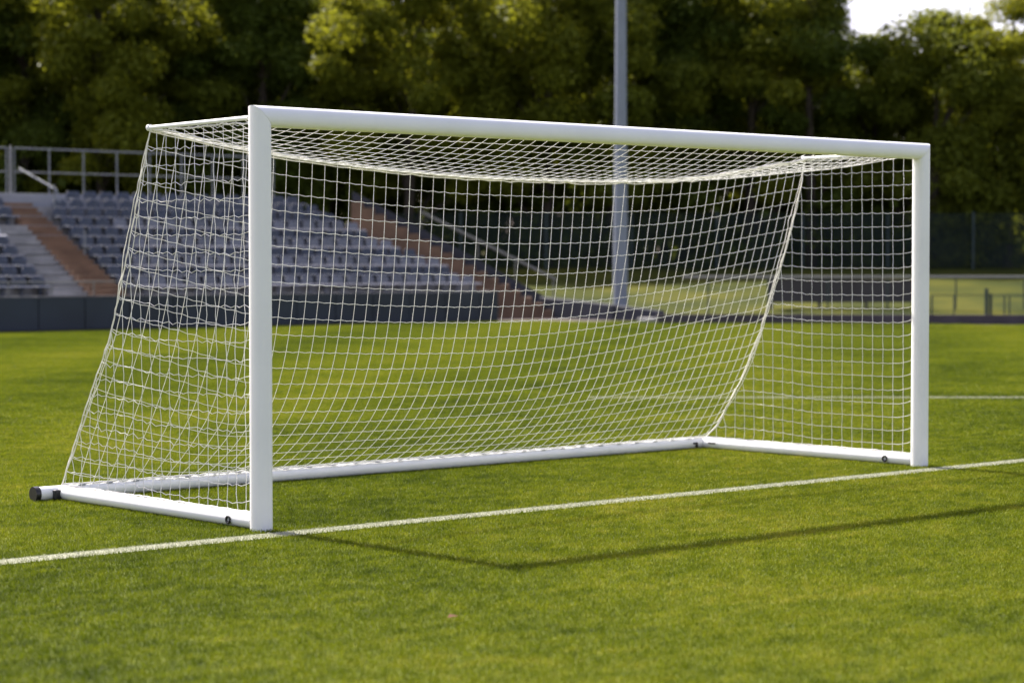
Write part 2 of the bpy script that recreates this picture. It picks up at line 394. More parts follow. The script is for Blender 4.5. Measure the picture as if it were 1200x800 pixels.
def string_mesh(name, P, E, knots, r, m, kr=1.55):
    """four-sided cord along every edge, small knots at the crossings"""
    A, B = P[E[:, 0]], P[E[:, 1]]; d = B-A; ln = np.linalg.norm(d, axis=1, keepdims=True)+1e-9; d = d/ln
    A = A-d*r*.3; B = B+d*r*.3
    h = np.where(np.abs(d[:, 2:3]) > .8, np.array([[1., 0, 0]]), np.array([[0, 0, 1.]]))
    u = np.cross(d, h); u /= np.linalg.norm(u, axis=1, keepdims=True); v = np.cross(d, u)
    n = len(E); VV = np.zeros((n, 10, 3))
    for k in range(5):
        a = 2*np.pi*k/5; o = (u*np.cos(a)+v*np.sin(a))*r
        VV[:, k] = A+o; VV[:, 5+k] = B+o
    b = (np.arange(n)*10)[:, None]
    F = np.concatenate([np.c_[b+k, b+(k+1) % 5, b+5+(k+1) % 5, b+5+k] for k in range(5)])
    V1 = VV.reshape(-1, 3)
    K = P[knots]; m_ = len(K); q = r*kr
    oc = np.array([(q, 0, 0), (0, q, 0), (-q, 0, 0), (0, -q, 0), (0, 0, q), (0, 0, -q)])
    V2 = (K[:, None, :]+oc[None]).reshape(-1, 3); b2 = (np.arange(m_)*6)[:, None]+len(V1)
    quads = [(0, 1, 4, 4), (1, 2, 4, 4)]
    tri = [(0, 1, 4), (1, 2, 4), (2, 3, 4), (3, 0, 4), (1, 0, 5), (2, 1, 5), (3, 2, 5), (0, 3, 5)]
    T = np.concatenate([np.c_[b2+a, b2+bb, b2+c] for a, bb, c in tri])
    Ft = np.concatenate([F[:, [0, 1, 2]], F[:, [0, 2, 3]], T])
    me = raw_mesh(name, np.concatenate([V1, V2]), Ft, m); me.shade_smooth(); return me
def attach(name, me, parent):
    o = bpy.data.objects.new(name, me); COL.objects.link(o); o.parent = parent; return o
def strings(P, pairs, slack, pin, **kw):
    """put a loose midpoint in every string, relax, return points and segments"""
    n = len(P); pairs = np.array(pairs); mid = (P[pairs[:, 0]]+P[pairs[:, 1]])/2 + rng.normal(0, .003, (len(pairs), 3))
    mid[:, 2] -= .004
    L = np.linalg.norm(P[pairs[:, 0]]-P[pairs[:, 1]], axis=1)*slack/2
    PP = np.concatenate([P, mid]); mi = n+np.arange(len(pairs))
    E = np.concatenate([np.c_[pairs[:, 0], mi], np.c_[mi, pairs[:, 1]]]); L0 = np.concatenate([L, L])
    pp = np.concatenate([pin, np.zeros(len(pairs), bool)])
    return simulate(PP, E, L0, pp, **kw), E, n

# the drooping rope along the rear top edge, and the slack ropes down the rear corners
RX = np.array([0, .3, .67, 1.07, 1.8, 2.56, 3.3, 3.9, 4.52, 5.0, 5.35, 5.8, W]); RZ = np.array([2.417, 2.365, 2.312, 2.268, 2.211, 2.178, 2.172, 2.178, 2.198, 2.235, 2.283, 2.35, 2.41])
def smooth_interp(x, X, Y):
    x = np.asarray(x, float); o = 0
    for d in (-.12, -.06, 0, .06, .12): o = o+np.interp(np.clip(x+d, X[0], X[-1]), X, Y)
    return o/5
def rope_top(x): return np.c_[x, np.full(len(x), DT)-.03*np.sin(np.pi*np.clip(x/W, 0, 1)), np.where((x < .02) | (x > W-.02), np.interp(x, RX, RZ), smooth_interp(x, RX, RZ))]
LZ = np.array([.095, .45, .80, 1.07, 1.38, 1.69, 1.99, 2.30, 2.417]); LY = np.array([DB-.02, 2.09, 1.87, 1.69, 1.555, 1.44, 1.335, 1.225, DT])
RZ2 = np.array([.095, .20, .60, .99, 1.33, 1.73, 2.2, 2.41]); RY2 = np.array([DB-.04, 2.15, 1.87, 1.665, 1.53, 1.37, 1.22, DT])
ledge = lambda z: np.interp(z, LZ, LY); redge = lambda z: np.interp(z, RZ2, RY2)
NX, NB, NR = 60, 23, 11
net_pieces = []
# roof
x = np.linspace(0, W, NX+1); front = np.c_[x, np.full(NX+1, PR+.005), np.full(NX+1, H-2*PR+.02)]; front[0, 2] = front[-1, 2] = 2.43
back = rope_top(x); P = []
for r_ in range(NR+1):
    s = r_/NR; P.append(front*(1-s)+back*s)
P = np.array(P).reshape(-1, 3); id_ = lambda r_, c: r_*(NX+1)+c
pairs, sl = [], []
for r_ in range(NR+1):
    for c in range(NX+1):
        if c < NX: pairs.append((id_(r_, c), id_(r_, c+1))); sl.append(rng.uniform(1.0, 1.004))
        if r_ < NR: pairs.append((id_(r_, c), id_(r_+1, c))); sl.append(rng.uniform(.99, .998))
pin = np.zeros(len(P), bool)
for c in range(NX+1): pin[id_(0, c)] = pin[id_(NR, c)] = True
for r_ in range(NR+1): pin[id_(r_, 0)] = pin[id_(r_, NX)] = True
Q, E, nn = strings(P, pairs, np.array(sl), pin, it=160, g=.00004)
TR = .0019
net_pieces.append(('roof_panel', string_mesh('roof_panel', Q, E, np.arange(nn), TR, M['twine'])))
# back
P = np.zeros((NB+1, NX+1, 3)); top = rope_top(x)
MZ = np.array([.097, .16, .26, .40, .60, .85, 1.25, 1.75, 2.2, 2.417]); MY = np.array([DB-.02, 2.19, 2.02, 1.80, 1.56, 1.38, 1.25, 1.185, 1.15, 1.146])
for c in range(NX+1):       # the panel is slack: it hangs almost straight from the rope, then sweeps back to the bar
    u = x[c]/W; wl = min(1, u/.16); wr = min(1, (1-u)/.55); wt_ = (wl*wl*(3-2*wl))*(wr*wr*(3-2*wr))
    z1 = top[c, 2]; zc = z1+(.097-z1)*(np.linspace(0, 1, 200)**.8); zn = (zc-.097)/(z1-.097)*2.32+.097
    yc = (1-wt_)*np.interp(zn, LZ if u < .5 else RZ2, LY if u < .5 else RY2)+wt_*np.interp(zn, MZ, MY)
    yc += (top[c, 1]-yc[0])*np.clip((zc-.6)/(z1-.6), 0, 1)
    ar = np.r_[0, np.cumsum(np.hypot(np.diff(yc), np.diff(zc)))]; tt = np.linspace(0, ar[-1], NB+1)
    P[:, c, 0] = x[c]; P[:, c, 1] = np.interp(tt, ar, yc); P[:, c, 2] = np.interp(tt, ar, zc)
P = np.array(P).reshape(-1, 3); pairs, sl = [], []
for r_ in range(NB+1):
    for c in range(NX+1):
        if c < NX: pairs.append((id_(r_, c), id_(r_, c+1))); sl.append(rng.uniform(1.0, 1.008))
        if r_ < NB: pairs.append((id_(r_, c), id_(r_+1, c))); sl.append(rng.uniform(.998, 1.004))
pin = np.zeros(len(P), bool)
for c in range(NX+1): pin[id_(0, c)] = pin[id_(NB, c)] = True
for r_ in range(NB+1): pin[id_(r_, 0)] = pin[id_(r_, NX)] = True
Q, E, nn = strings(P, pairs, np.array(sl), pin, it=110, g=.00006, sub=9)
net_pieces.append(('back_panel', string_mesh('back_panel', Q, E, np.arange(nn), TR, M['twine'])))
# sides: an upright lattice cut off along the slanting rear rope
def side_panel(xp, edgef, slack_h, slack_v, wob, inward):
    NZ = 22; ztop = 2.405; zb = .097; cw = .104; P = []; rows = []; pin = []
    for k in range(NZ+1):
        z = zb+(ztop-zb)*k/NZ; ye = float(edgef(z)); row = {}
        j = 0
        while PR+.004+j*cw < ye-.035:
            row[j] = len(P); y = PR+.004+j*cw
            P.append((xp, y, z)); pin.append(j == 0 or k in (0, NZ)); j += 1
        row['e'] = len(P); P.append((xp, ye, z)); pin.append(True)
        rows.append((row, j))
    pairs, sl = [], []
    for k in range(NZ+1):
        row, nj = rows[k]
        for j in range(nj-1): pairs.append((row[j], row[j+1])); sl.append(1+slack_h*rng.uniform(0, 1)**2*2.4)
        pairs.append((row[nj-1], row['e'])); sl.append(1+slack_h)
        if k < NZ:
            up, nu = rows[k+1]
            for j in range(nj):
                if j in up: pairs.append((row[j], up[j])); sl.append(1+slack_v*rng.uniform(.2, 1.4))
                else: pairs.append((row[j], up['e'])); sl.append(1.0+slack_v)
    P = np.array(P, float); pin = np.array(pin)
    s = P.copy(); P[~pin, 0] += (rng.normal(0, wob, (~pin).sum()))+inward*.02
    P[~pin, 1] += rng.normal(0, wob*.3, (~pin).sum())
    Q, E, nn = strings(P, pairs, np.array(sl), pin, it=300, g=.00008, sub=9)
    # stiff cord keeps a set: small wriggles along its length
    k = np.ones(len(Q), bool); k[:nn] = ~pin; Q[k] += rng.normal(0, wob*.35, (k.sum(), 3))
    return Q, E, nn
Q, E, nn = side_panel(0, ledge, .022, .003, .008, 1)
net_pieces.append(('side_panel', string_mesh('side_panel', Q, E, np.arange(nn), TR*1.08, M['twine'])))
Q, E, nn = side_panel(W, redge, .007, .0, .003, 1)
net_pieces.append(('side_panel', string_mesh('side_panel', Q, E, np.arange(nn), TR*1.1, M['twine'])))
# border ropes (the net's own frame) carry the panels
rb = MB()
def wob(pts, a): return [Vector(p)+Vector(rng.normal(0, a, 3)) for p in pts]
tp = rope_top(np.linspace(0, W, 90))
rb.tube(wob(tp, .0015), .0085, 7); rb.tube(wob(tp+np.array([0, -.014, .012]), .003), .006, 6); rb.tube(wob(tp+np.array([0, .01, -.014]), .003), .0045, 6)
zz = np.linspace(2.41, .095, 44)
for xp, ef in ((0, ledge), (W, redge)):
    c_ = np.c_[np.full(44, xp), ef(zz), zz]
    rb.tube(wob(c_, .002), .0045, 6)
    sw = np.sin(np.linspace(0, np.pi, 44))
    rb.tube(wob(c_+np.c_[0*sw, .035*np.sin(np.linspace(0, 2*np.pi, 44)), 0*sw], .003), .003, 6)
    c2 = c_+np.c_[(-.02 if xp else .02)*sw, -.035*sw, 0*sw]; rb.tube(wob(c2, .003), .0032, 6)
rb.tube(wob(np.c_[np.linspace(0, W, 120), np.full(120, DB-.02), np.full(120, .102)], .0018), .0062, 6)
for xp in (0, W):
    rb.tube(wob(np.c_[np.full(50, xp+(.0 if xp else 0)), np.linspace(PR+.01, DB-.02, 50), np.full(50, .102)], .0018), .0055, 6)
    rb.tube(wob(np.c_[np.full(60, xp), np.full(60, PR+.008), np.linspace(.1, 2.42, 60)], .0022), .005, 6)
    rb.tube(wob(np.c_[np.full(30, xp), np.linspace(PR+.02, DT, 30), np.full(30, 2.405)], .004), .0048, 6)
rb.tube(wob(np.c_[np.linspace(.05, W-.05, 120), np.full(120, PR+.004), np.full(120, H-2*PR+.016)], .0018), .0045, 6)
rb.tube([(0, PR+.01, 2.41), (0, PR+.012, 2.445), (0, PR+.03, 2.47), (.0, PR+.045, 2.44), (0, PR+.03, 2.41)], .005, 6)
net = rb.build('net', M['rope'], goal, smooth=True)
for nme, me in net_pieces: attach(nme, me, net)
# dark clips holding the net to the ground bars
def clip(p, ax):
    b = MB(); d = Vector((.022, 0, 0)) if ax == 0 else Vector((0, .022, 0)); p = Vector(p)
    b.tube([p-d, p+d], .0045, 6); return b
for par, ax, line in ((rear, 0, [(.15+i*.21, DB-.034, .0935) for i in range(29)]), (side0, 1, [(0, .2+i*.21, .0965) for i in range(10)]), (side1, 1, [(W, .2+i*.21, .0965) for i in range(10)])):
    for p in line: clip(p, ax).build('net_clip', M['steel'], par)

# ------------------------------------------------------------------ grandstand
YS = 34.75; ZW = .77; ROWS = 10; PIT = .45; RISE = .245; Y0 = YS+.75; Z0 = .80
stand = empty('grandstand', (24, YS, 0))
tag(stand, 'low open grandstand with terraced rows behind a navy front wall', 'grandstand')
XL = 11.0
SB, ST = Vector((35.45, 35.75, 0)), Vector((31.0, 39.45, 3.3))      # line of the far stairs
def row_end(k):
    s = (Z0+RISE*k)/3.3; return SB.x+(ST.x-SB.x)*s-1.75
b = MB()
b.box((XL, YS+.12, -.02), (32.4, Y0, .62))
for k in range(ROWS):
    b.box((XL, Y0+k*PIT, -.02), (row_end(k)+.35, Y0+(k+1)*PIT-.003 if k < ROWS-1 else Y0+ROWS*PIT+.9, Z0+RISE*k))
b.build('terrace', M['concrete'], stand)
# front wall of upright panels
b = MB(); px_ = XL
while px_ < 32.35:
    w_ = min(1.22, 32.4-px_); b.box((px_+.012, YS-.04+random.uniform(-.004, .004), .03), (px_+w_-.012, YS, ZW)); px_ += 1.22
fwall = b.build('front_wall', M['navy'], stand, bevel=.006)
b = MB(); b.box((XL, YS+.002, -.02), (32.4, YS+.11, ZW-.02)); b.build('wall_backing', M['hoard'], fwall)
b = MB(); b.box((XL, YS-.05, ZW+.002), (32.41, YS+.14, ZW+.035)); b.build('coping', M['slate'], fwall)
# near brown stairs running up between the blocks
SX0, SX1 = 19.2, 20.06
def x_at(px, y):   # X where bearing px meets the line Y=y
    d = FW+RT*((px-600)/FPX); return CAM.x+d.x*(y-CAM.y)/d.y
def skew(y):
    a, e = x_at(136, YS+.16)-19.63, x_at(15, YS+5.3)-19.63; return a+(e-a)*(y-YS-.16)/5.14
b = MB(); ns = 20
for i in range(ns):
    y0 = YS+.16+i*(ROWS*PIT+.6)/ns; z = .66+(Z0+RISE*(ROWS-1)-.60)*(i+1)/ns+.03
    sk = skew(y0); b.box((SX0+sk, y0, .1), (SX1+sk, y0+(ROWS*PIT+.6)/ns-.003, z))
st1 = b.build('staircase', M['brown'], stand); st1['label'] = 'brown steps between the two seat blocks'
# grey half steps beside the stairs
b = MB()
for i in range(2*7):
    k = i/2; y0 = Y0+k*PIT; z = Z0+RISE*k+.10
    b.box((SX0-1.05+skew(y0), y0, .1), (SX0-.004+skew(y0), y0+PIT/2-.004, z))
b.box((SX0-1.9, YS+.18, .1), (SX0+skew(YS+.2)-.004, Y0-.004, .74))
b.build('landing_steps', M['concrete'], stand)
# far stairs: seen side on, ending on the ground beyond the wall
dv = (ST-SB).to_2d(); nv = Vector((-dv.y, dv.x)).normalized(); nv = nv if nv.dot(FW.to_2d()) > 0 else -nv
b = MB(); ns = 18
for i in range(ns):
    p = SB.to_2d()+dv*(i/ns if i else -.05); q = SB.to_2d()+dv*((i+1)/ns-.0006)
    p += nv*.6; q += nv*.6; b.obox(p, q, 1.2, -.02, .06+3.25*(i+1)/ns)
st2 = b.build('staircase', M['brown'], stand); st2['label'] = 'brown steps at the far end of the stand'
b = MB(); b.obox(SB.to_2d()+nv*1.27-dv*.06, ST.to_2d()+nv*1.27, .12, -.02, .30, -.02, 3.3+.35)
b.build('parapet', M['slate'], stand)
# low pale wall behind the top row
b = MB(); yb = Y0+ROWS*PIT+.55; zt = Z0+RISE*(ROWS-1)
b.box((XL, yb, zt-.02), (29.8, yb+.12, zt+.36)); b.build('rear_wall', M['whitewall'], stand, bevel=.01)
b = MB(); b.box((XL, yb+.13, -.02), (30, yb+1.4, zt-.05)); b.build('plinth', M['hoard'], stand)

# rear railing with its posts
def railing(name, label, p, q, zb, h, nposts, m, r=.019, mids=(.5,), cat='railing', zq=None, group=None, post_r=None):
    p, q = Vector(p), Vector(q); zq = zb if zq is None else zq
    t = empty(name, (p.x, p.y, zb)); tag(t, label, cat, group)
    b = MB(); b.tube([(p.x, p.y, zb+h), (q.x, q.y, zq+h)], r, 10); b.build('top_rail', m, t, smooth=True)
    for f_ in mids:
        b = MB(); b.tube([(p.x, p.y, zb+h*f_), (q.x, q.y, zq+h*f_)], r*.75, 8); b.build('mid_rail', m, t, smooth=True)
    for i in range(nposts):
        s = i/(nposts-1); c = p.lerp(q, s); z = zb+(zq-zb)*s
        b = MB(); b.tube([(c.x, c.y, z-.03), (c.x, c.y, z+h-r*.4)], (post_r or r), 8); b.build('post', m, t, smooth=True)
    return t
yr = yb+.06; zr_ = zt+.30
xs_gap = 18.35+.0
gx0, gx1 = x_at(9, yr), x_at(18, yr)
sp = (x_at(99, yr)-x_at(59, yr))
railing('rear_railing', 'grey steel railing along the top of the stand, left of the brown steps', (gx0-4*sp, yr, 0), (gx0, yr, 0), zr_, 1.22, 5, M['steel'], group='railings on the rear wall of the stand')
railing('rear_railing', 'grey steel railing along the top of the stand, right of the brown steps', (gx1, yr, 0), (gx1+8*sp, yr, 0), zr_, 1.22, 9, M['steel'], group='railings on the rear wall of the stand')
b = MB(); b.box((gx0+.1, yr-.05, zr_-.2), (gx1-.1, yr+.05, zr_+1.26)); tag(b.build('gate_post', M['steel'], bevel=.01), 'thick grey post between the two top railings above the brown steps', 'post')
# short sloping handrail by the top of the near stairs
t = empty('handrail', (gx1, yr-.3, zr_)); tag(t, 'short sloping grey handrail at the top of the brown steps', 'handrail')
hx = gx1+.1
b = MB(); b.tube([(hx, yr-.05, zt+1.0), (hx+.25, yr-1.5, zt+.42), (hx+.27, yr-1.62, zt+.1)], .024, 8); b.build('rail', M['steel'], t, smooth=True)
for i, (pxx, yy, hh) in enumerate(((hx+.22, yr-1.45, 1.0), (SX1+.02+skew(YS+2.4), YS+2.4, .95))):
    zz_ = zt-.45 if i == 0 else Z0+RISE*3.4-.2
    b = MB(); b.tube([(pxx, yy, zz_-.3), (pxx, yy, zz_+hh)], .02, 8); b.build('post', M['steel'], t, smooth=True)
# low rail on the front wall
railing('front_rail', 'low thin pale rail on top of the navy front wall before the seats', (XL+1, YS+.06, 0), (SX1+.9, YS+.06, 0), ZW+.035, .33, 9, M['cappipe'], r=.016, mids=())
# sloping handrail at the far stairs
t = empty('handrail', tuple(SB)); tag(t, 'long sloping pale handrail beside the far brown stairs, seen through the net', 'handrail')
h0 = SB.to_2d()+nv*1.45-dv*.02; h1 = SB.to_2d()+nv*1.45+dv*.66
b = MB(); b.tube([(h1.x, h1.y, 2.2), (h1.x, h1.y, hz(247, 63.0)), (h0.x, h0.y, hz(328, 64.5))], .04, 8); b.build('rail', M['cappipe'], t, smooth=True)
for s in (.02, .3, .58):
    c = h0.lerp(h1, s); b = MB(); b.tube([(c.x, c.y, -.02), (c.x, c.y, hz(328, 64.5)+(hz(247, 63.0)-hz(328, 64.5))*s)], .022, 8); b.build('post', M['cappipe'], t, smooth=True)

# seats: pan + backrest, one real seat copied along every row
def seat_meshes():
    b = MB(); w2 = .205
    pr = [(-.02, .20), (-.06, .235), (-.34, .225), (-.37, .20), (-.34, .19), (-.05, .185)]
    n = len(pr); b.v += [(-w2, y, z) for y, z in pr]+[(w2, y, z) for y, z in pr]
    b.f += [(k, (k+1) % n, n+(k+1) % n, n+k) for k in range(n)]+[tuple(range(n))[::-1], tuple(range(n, 2*n))]
    b.box((-.05, -.12, -.0), (.05, -.06, .19))
    pan = b.build('seat_pan', M['seat'], None, bevel=.012)
    b = MB(); N_ = 8; a, c = [], []
    prof = [(.17, .80), (.22, .97), (.32, 1.0), (.395, .90), (.425, .64)]
    for z, wf in prof:
        for k in range(N_+1):
            u = -1+2*k/N_; y = .02-.05*(1-u*u)+.05*(z-.19)
            a.append((u*w2*wf, y, z)); c.append((u*w2*wf, y+.022, z))
    m_ = len(prof); off = len(a); b.v += a+c; q = N_+1
    for r_ in range(m_-1):
        for k in range(N_):
            i = r_*q+k; b.f += [(i, i+1, i+1+q, i+q), (off+i, off+i+q, off+i+1+q, off+i+1)]
    for k in range(N_): b.f += [(k, off+k, off+k+1, k+1), ((m_-1)*q+k, (m_-1)*q+k+1, off+(m_-1)*q+k+1, off+(m_-1)*q+k)]
    for r_ in range(m_-1):
        i = r_*q; b.f += [(i, i+q, off+i+q, off+i), (i+N_, off+i+N_, off+i+q+N_, i+q+N_)]
    bk = b.build('backrest', M['seat'], None, smooth=True)
    return pan, bk
pan0, back0 = seat_meshes()
pan0.name = 'seat_pan'; back0.name = 'backrest'
pale = (pan0.data.copy(), back0.data.copy()); white = (pan0.data.copy(), back0.data.copy())
for mm, k in ((pale, 'seat_pale'), (white, 'seat_white')):
    for me in mm: me.materials[0] = M[k]
ordn = ['front', 'second', 'third', 'fourth', 'fifth', 'sixth', 'seventh', 'eighth', 'ninth', 'top']
def nth(n): return '%d%s' % (n, 'th' if 10 <= n % 100 <= 20 else {1: 'st', 2: 'nd', 3: 'rd'}.get(n % 10, 'th'))
first = True; count = 0
def place_seat(x, k, label, grp, look=None):
    global first, count
    t = empty('stadium_seat', (x, Y0+k*PIT+.36, Z0+RISE*k)); tag(t, label, 'seat', grp)
    t.rotation_euler.z = random.uniform(-.03, .03)
    for src_, di in ((pan0, 0), (back0, 1)):
        if first: o = src_
        else: o = src_.copy(); COL.objects.link(o)
        o.parent = t; o.matrix_parent_inverse = Matrix()
        if look and not first: o.data = look[di]
    first = False; count += 1
for k in range(ROWS):
    yk = Y0+k*PIT+.3
    # left block, counted from the brown steps
    end = SX0+skew(yk)-(.30 if k >= 7 else 1.12); n_ = 0; x_ = end
    lim = x_at(-22, yk)
    while x_ > lim:
        n_ += 1
        wh = (k == 5 and n_ == 1)
        place_seat(x_, k, ('pale grey' if wh else 'slate blue')+' stadium seat, %s from the brown steps in the %s row, left block' % (nth(n_), ordn[k]), 'seats of the left block', white if wh else None)
        x_ -= .50
    # right block, counted from the near brown steps
    x_ = SX1+skew(yk)+.38+(.25 if k == 8 else 0)+(.9 if k == 9 else 0); n_ = 0
    while x_ < row_end(k)-.1:
        n_ += 1
        pale_ = (x_ > 21.6+.2*k) and k in (0, 2, 4, 6)  # every other lower row takes the paler plastic, giving pale streaks
        place_seat(x_, k, ('pale grey-blue' if pale_ else 'slate blue')+' stadium seat, %s from the brown steps in the %s row, right block' % (nth(n_), ordn[k]), 'seats of the right block', pale if pale_ else None)
        x_ += .50
print('SEATS', count)

# ------------------------------------------------------------------ beyond the pitch on the right
b = MB(); pk = [at(px, 58.2-max(0, px-900)*.0025) for px in range(770, 1400, 45)]
for p, q in zip(pk[:-1], pk[1:]): b.obox(p, q, .22, -.03, .235)
tag(b.build('kerb_wall', M['kerb']), 'low dark kerb wall between the track and the grass bank', 'wall')
b = MB(); b.obox(at(636, 63.9), at(722, 61.6), .25, -.03, .60, -.03, .42); b.obox(at(724, 61.5), at(776, 60.6), .25, -.03, .40, -.03, .28)
tag(b.build('retaining_wall', M['slate'], bevel=.02), 'low slate-blue retaining wall at the foot of the light pole', 'wall')
b = MB(); b.obox(at(752, 59.4), at(772, 59.0), .4, -.02, .12); tag(b.build('concrete_block', M['concrete'], bevel=.03), 'pale concrete slab on the track edge near the light pole', 'slab')
# pale-capped rail and dark hoarding on the bank
ra, rbp = at(800, 60.5), at(1330, 60.5)
t = empty('perimeter_rail', tuple(ra)); tag(t, 'long pale pipe rail along the foot of the grass bank', 'railing')
zrail = hz(325, 60.5)
b = MB(); b.tube([(ra.x, ra.y, zrail), (rbp.x, rbp.y, zrail)], .045, 10); b.build('top_rail', M['cappipe'], t, smooth=True)
for px in (830, 900, 970, 1040, 1120, 1200, 1280):
    c = at(px, 60.5); b = MB(); b.tube([(c.x, c.y, .1), (c.x, c.y, zrail-.03)], .022, 8); b.build('post', M['greenpost'], t, smooth=True)
b = MB(); b.obox(at(900, 60.95), at(1075, 60.95), .05, .50, zrail-.06)
hb = b.build('hoarding', M['hoard']); tag(hb, 'dark hoarding board standing behind the pipe rail', 'board')
b = MB()
for px in (904, 960, 1015, 1070):
    c = at(px, 61.02); b.box((c.x-.03, c.y-.03, .1), (c.x+.03, c.y+.03, zrail-.1))
b.build('support', M['hoard'], hb)
# small gate with green posts in front of the kerb
t = empty('pitch_gate', tuple(at(1157, 57.6))); tag(t, 'small dark green gate posts and thin rails at the kerb', 'gate')
for px, top, r_ in ((1156, 338, .05), (1161, 344, .04), (1092, 346, .025), (1118, 346, .018), (1177, 346, .02), (1183, 347, .02)):
    d_ = 57.7; c = at(px, d_); b = MB(); b.tube([(c.x, c.y, -.02), (c.x, c.y, hz(top, d_))], r_, 8); b.build('post', M['greenpost'], t, smooth=True)
p, q = at(1092, 57.7), at(1230, 57.7); b = MB(); b.tube([(p.x, p.y, hz(346, 57.7)), (q.x, q.y, hz(346, 57.7))], .012, 6); b.build('thin_rail', M['greenpost'], t, smooth=True)
# tall green mesh fence on top of the bank
def mesh_mat():
    m, nt, bb = newmat('green_fence_mesh'); out = nt.nodes['Material Output']
    bb.inputs['Base Color'].default_value = (.003, .014, .009, 1); bb.inputs['Roughness'].default_value = .8
    tr = nt.nodes.new('ShaderNodeBsdfTransparent'); ms = nt.nodes.new('ShaderNodeMixShader'); 
    br = ramp(nt, noise(nt, .6, 3), [(.4, (.18,)*3), (.6, (.38,)*3)]); nt.links.new(br, ms.inputs[0])
    nt.links.new(tr.outputs[0], ms.inputs[1]); nt.links.new(bb.outputs[0], ms.inputs[2]); nt.links.new(ms.outputs[0], out.inputs[0]); return m
FD = 76.5; t = empty('mesh_fence', tuple(at(1140, FD, 1.35))); tag(t, 'tall dark green mesh fence along the top of the grass bank', 'fence')
b = MB(); p, q = at(430, FD), at(1420, FD); b.obox(p, q, .012, 1.4, 3.28); b.build('mesh_panel', mesh_mat(), t)
for px in range(440, 1420, 100):
    c = at(px, FD-.06); b = MB(); b.tube([(c.x, c.y, 1.2), (c.x, c.y, 3.32)], .045, 8); b.build('post', M['greenpost'], t, smooth=True)
# floodlight pole
pc = at(727, 62); t = empty('floodlight_pole', (pc.x, pc.y, .3)); tag(t, 'tall tapering grey floodlight pole standing by the bank', 'light pole')
b = MB(); b.tube([(pc.x, pc.y, .0), (pc.x, pc.y, 2.4), (pc.x, pc.y, 6), (pc.x, pc.y, 17)], [.215, .205, .165, .11], 12); b.build('shaft', M['pole'], t, smooth=True)
b = MB(); b.tube([(pc.x, pc.y, .1), (pc.x, pc.y, .34)], [.3, .27], 12); b.build('base_flange', M['pole'], t, smooth=True)
b = MB(); cr = pc-FW*.215; b.obox((cr.x-RT.x*.07, cr.y-RT.y*.07), (cr.x+RT.x*.07, cr.y+RT.y*.07), .03, .9, 1.6); b.build('service_door', M['pole'], t)
b = MB(); b.obox((pc.x-RT.x*1.2, pc.y-RT.y*1.2), (pc.x+RT.x*1.2, pc.y+RT.y*1.2), .14, 16.9, 17.04); b.build('crossarm', M['pole'], t)
for s in (-1, -.35, .35, 1):
    c = pc+RT*s-FW*.2; b = MB(); b.obox((c.x-RT.x*.25, c.y-RT.y*.25), (c.x+RT.x*.25, c.y+RT.y*.25), .3, 16.5, 16.88); b.build('lamp', M['steel'], t, bevel=.02)

# ------------------------------------------------------------------ trees
def crown_mesh(name, seed, h, rad, base, leaves, size, m, conic=0):
    r = np.random.default_rng(seed); C_ = []
    nc = 64
    for _ in range(nc):
        z = r.uniform(0, 1); zz = base+(h-base)*z
        env = (math.sin(math.pi*min(1, (z*.82+.16)))**.6) if not conic else (1-z*.9)
        a = r.uniform(0, 2*math.pi); rr = rad*env*math.sqrt(r.uniform(.05, 1))*r.uniform(.75, 1.12)
        C_.append((rr*math.cos(a), rr*math.sin(a), zz+r.uniform(-.4, .4), r.uniform(.55, 1.35)*(rad/4.2)))
    C_ = np.array(C_); k = r.integers(0, nc, leaves)
    d = r.normal(0, 1, (leaves, 3)); d /= np.linalg.norm(d, axis=1, keepdims=True)
    rr = r.uniform(.25, 1, leaves)**.5
    c = C_[k, :3]+d*(C_[k, 3]*rr)[:, None]*np.array([1.15, 1.15, .75])+r.normal(0, .12, (leaves, 3))
    nrm = d*.6+r.normal(0, .6, (leaves, 3))+np.array([0, 0, .5]); nrm /= np.linalg.norm(nrm, axis=1, keepdims=True)
    u = np.cross(nrm, r.normal(0, 1, (leaves, 3))); u /= np.linalg.norm(u, axis=1, keepdims=True); v = np.cross(nrm, u)
    s = (size*r.uniform(.6, 1.4, leaves))[:, None]
    V = np.stack([c-u*s, c-v*s*.55, c+u*s, c+v*s*.55], 1).reshape(-1, 3)
    return raw_mesh(name, V, np.arange(leaves*4).reshape(-1, 4), m), C_
def trunk_mesh(C_, h, base, seed):
    r = random.Random(seed); b = MB()
    b.tube([(0, 0, -.3), (.05, .03, base*.6), (r.uniform(-.2, .2), r.uniform(-.2, .2), h*.45), (r.uniform(-.3, .3), .1, h*.85)], [.28, .22, .15, .04], 8)
    for i in range(0, 60, 4):
        cx_, cy_, cz_, _ = C_[i]; z0 = max(base*.5, cz_-2.2-r.random()); b.tube([(0, 0, min(z0, h*.7)), (cx_*.5, cy_*.5, (z0+cz_)/2+.2), (cx_, cy_, cz_)], [.09, .06, .02], 5)
    return b
kinds = []
for i, (h, rad, base, lv, sz, mk, con) in enumerate([(13.5, 3.9, 2.2, 52000, .105, 'leaf1', 0), (14.5, 4.3, 3.0, 56000, .105, 'leaf3', 0), (13, 3.6, 1.6, 50000, .10, 'leaf2', 0), (15.5, 3.2, 2.5, 36000, .10, 'leaf2', 0), (9.6, 3.8, 1.0, 48000, .105, 'leaf1', 0)]):
    me, C_ = crown_mesh('crown', 40+i, h, rad, base, lv, sz, M[mk], con)
    tb = trunk_mesh(C_, h, base, i); kinds.append((me, tb, h))
desc = ['olive green broadleaf tree', 'yellow-green broadleaf tree', 'dark green dense tree', 'tall slender dark tree', 'lower rounded olive tree']
trunk_data = [None]*5
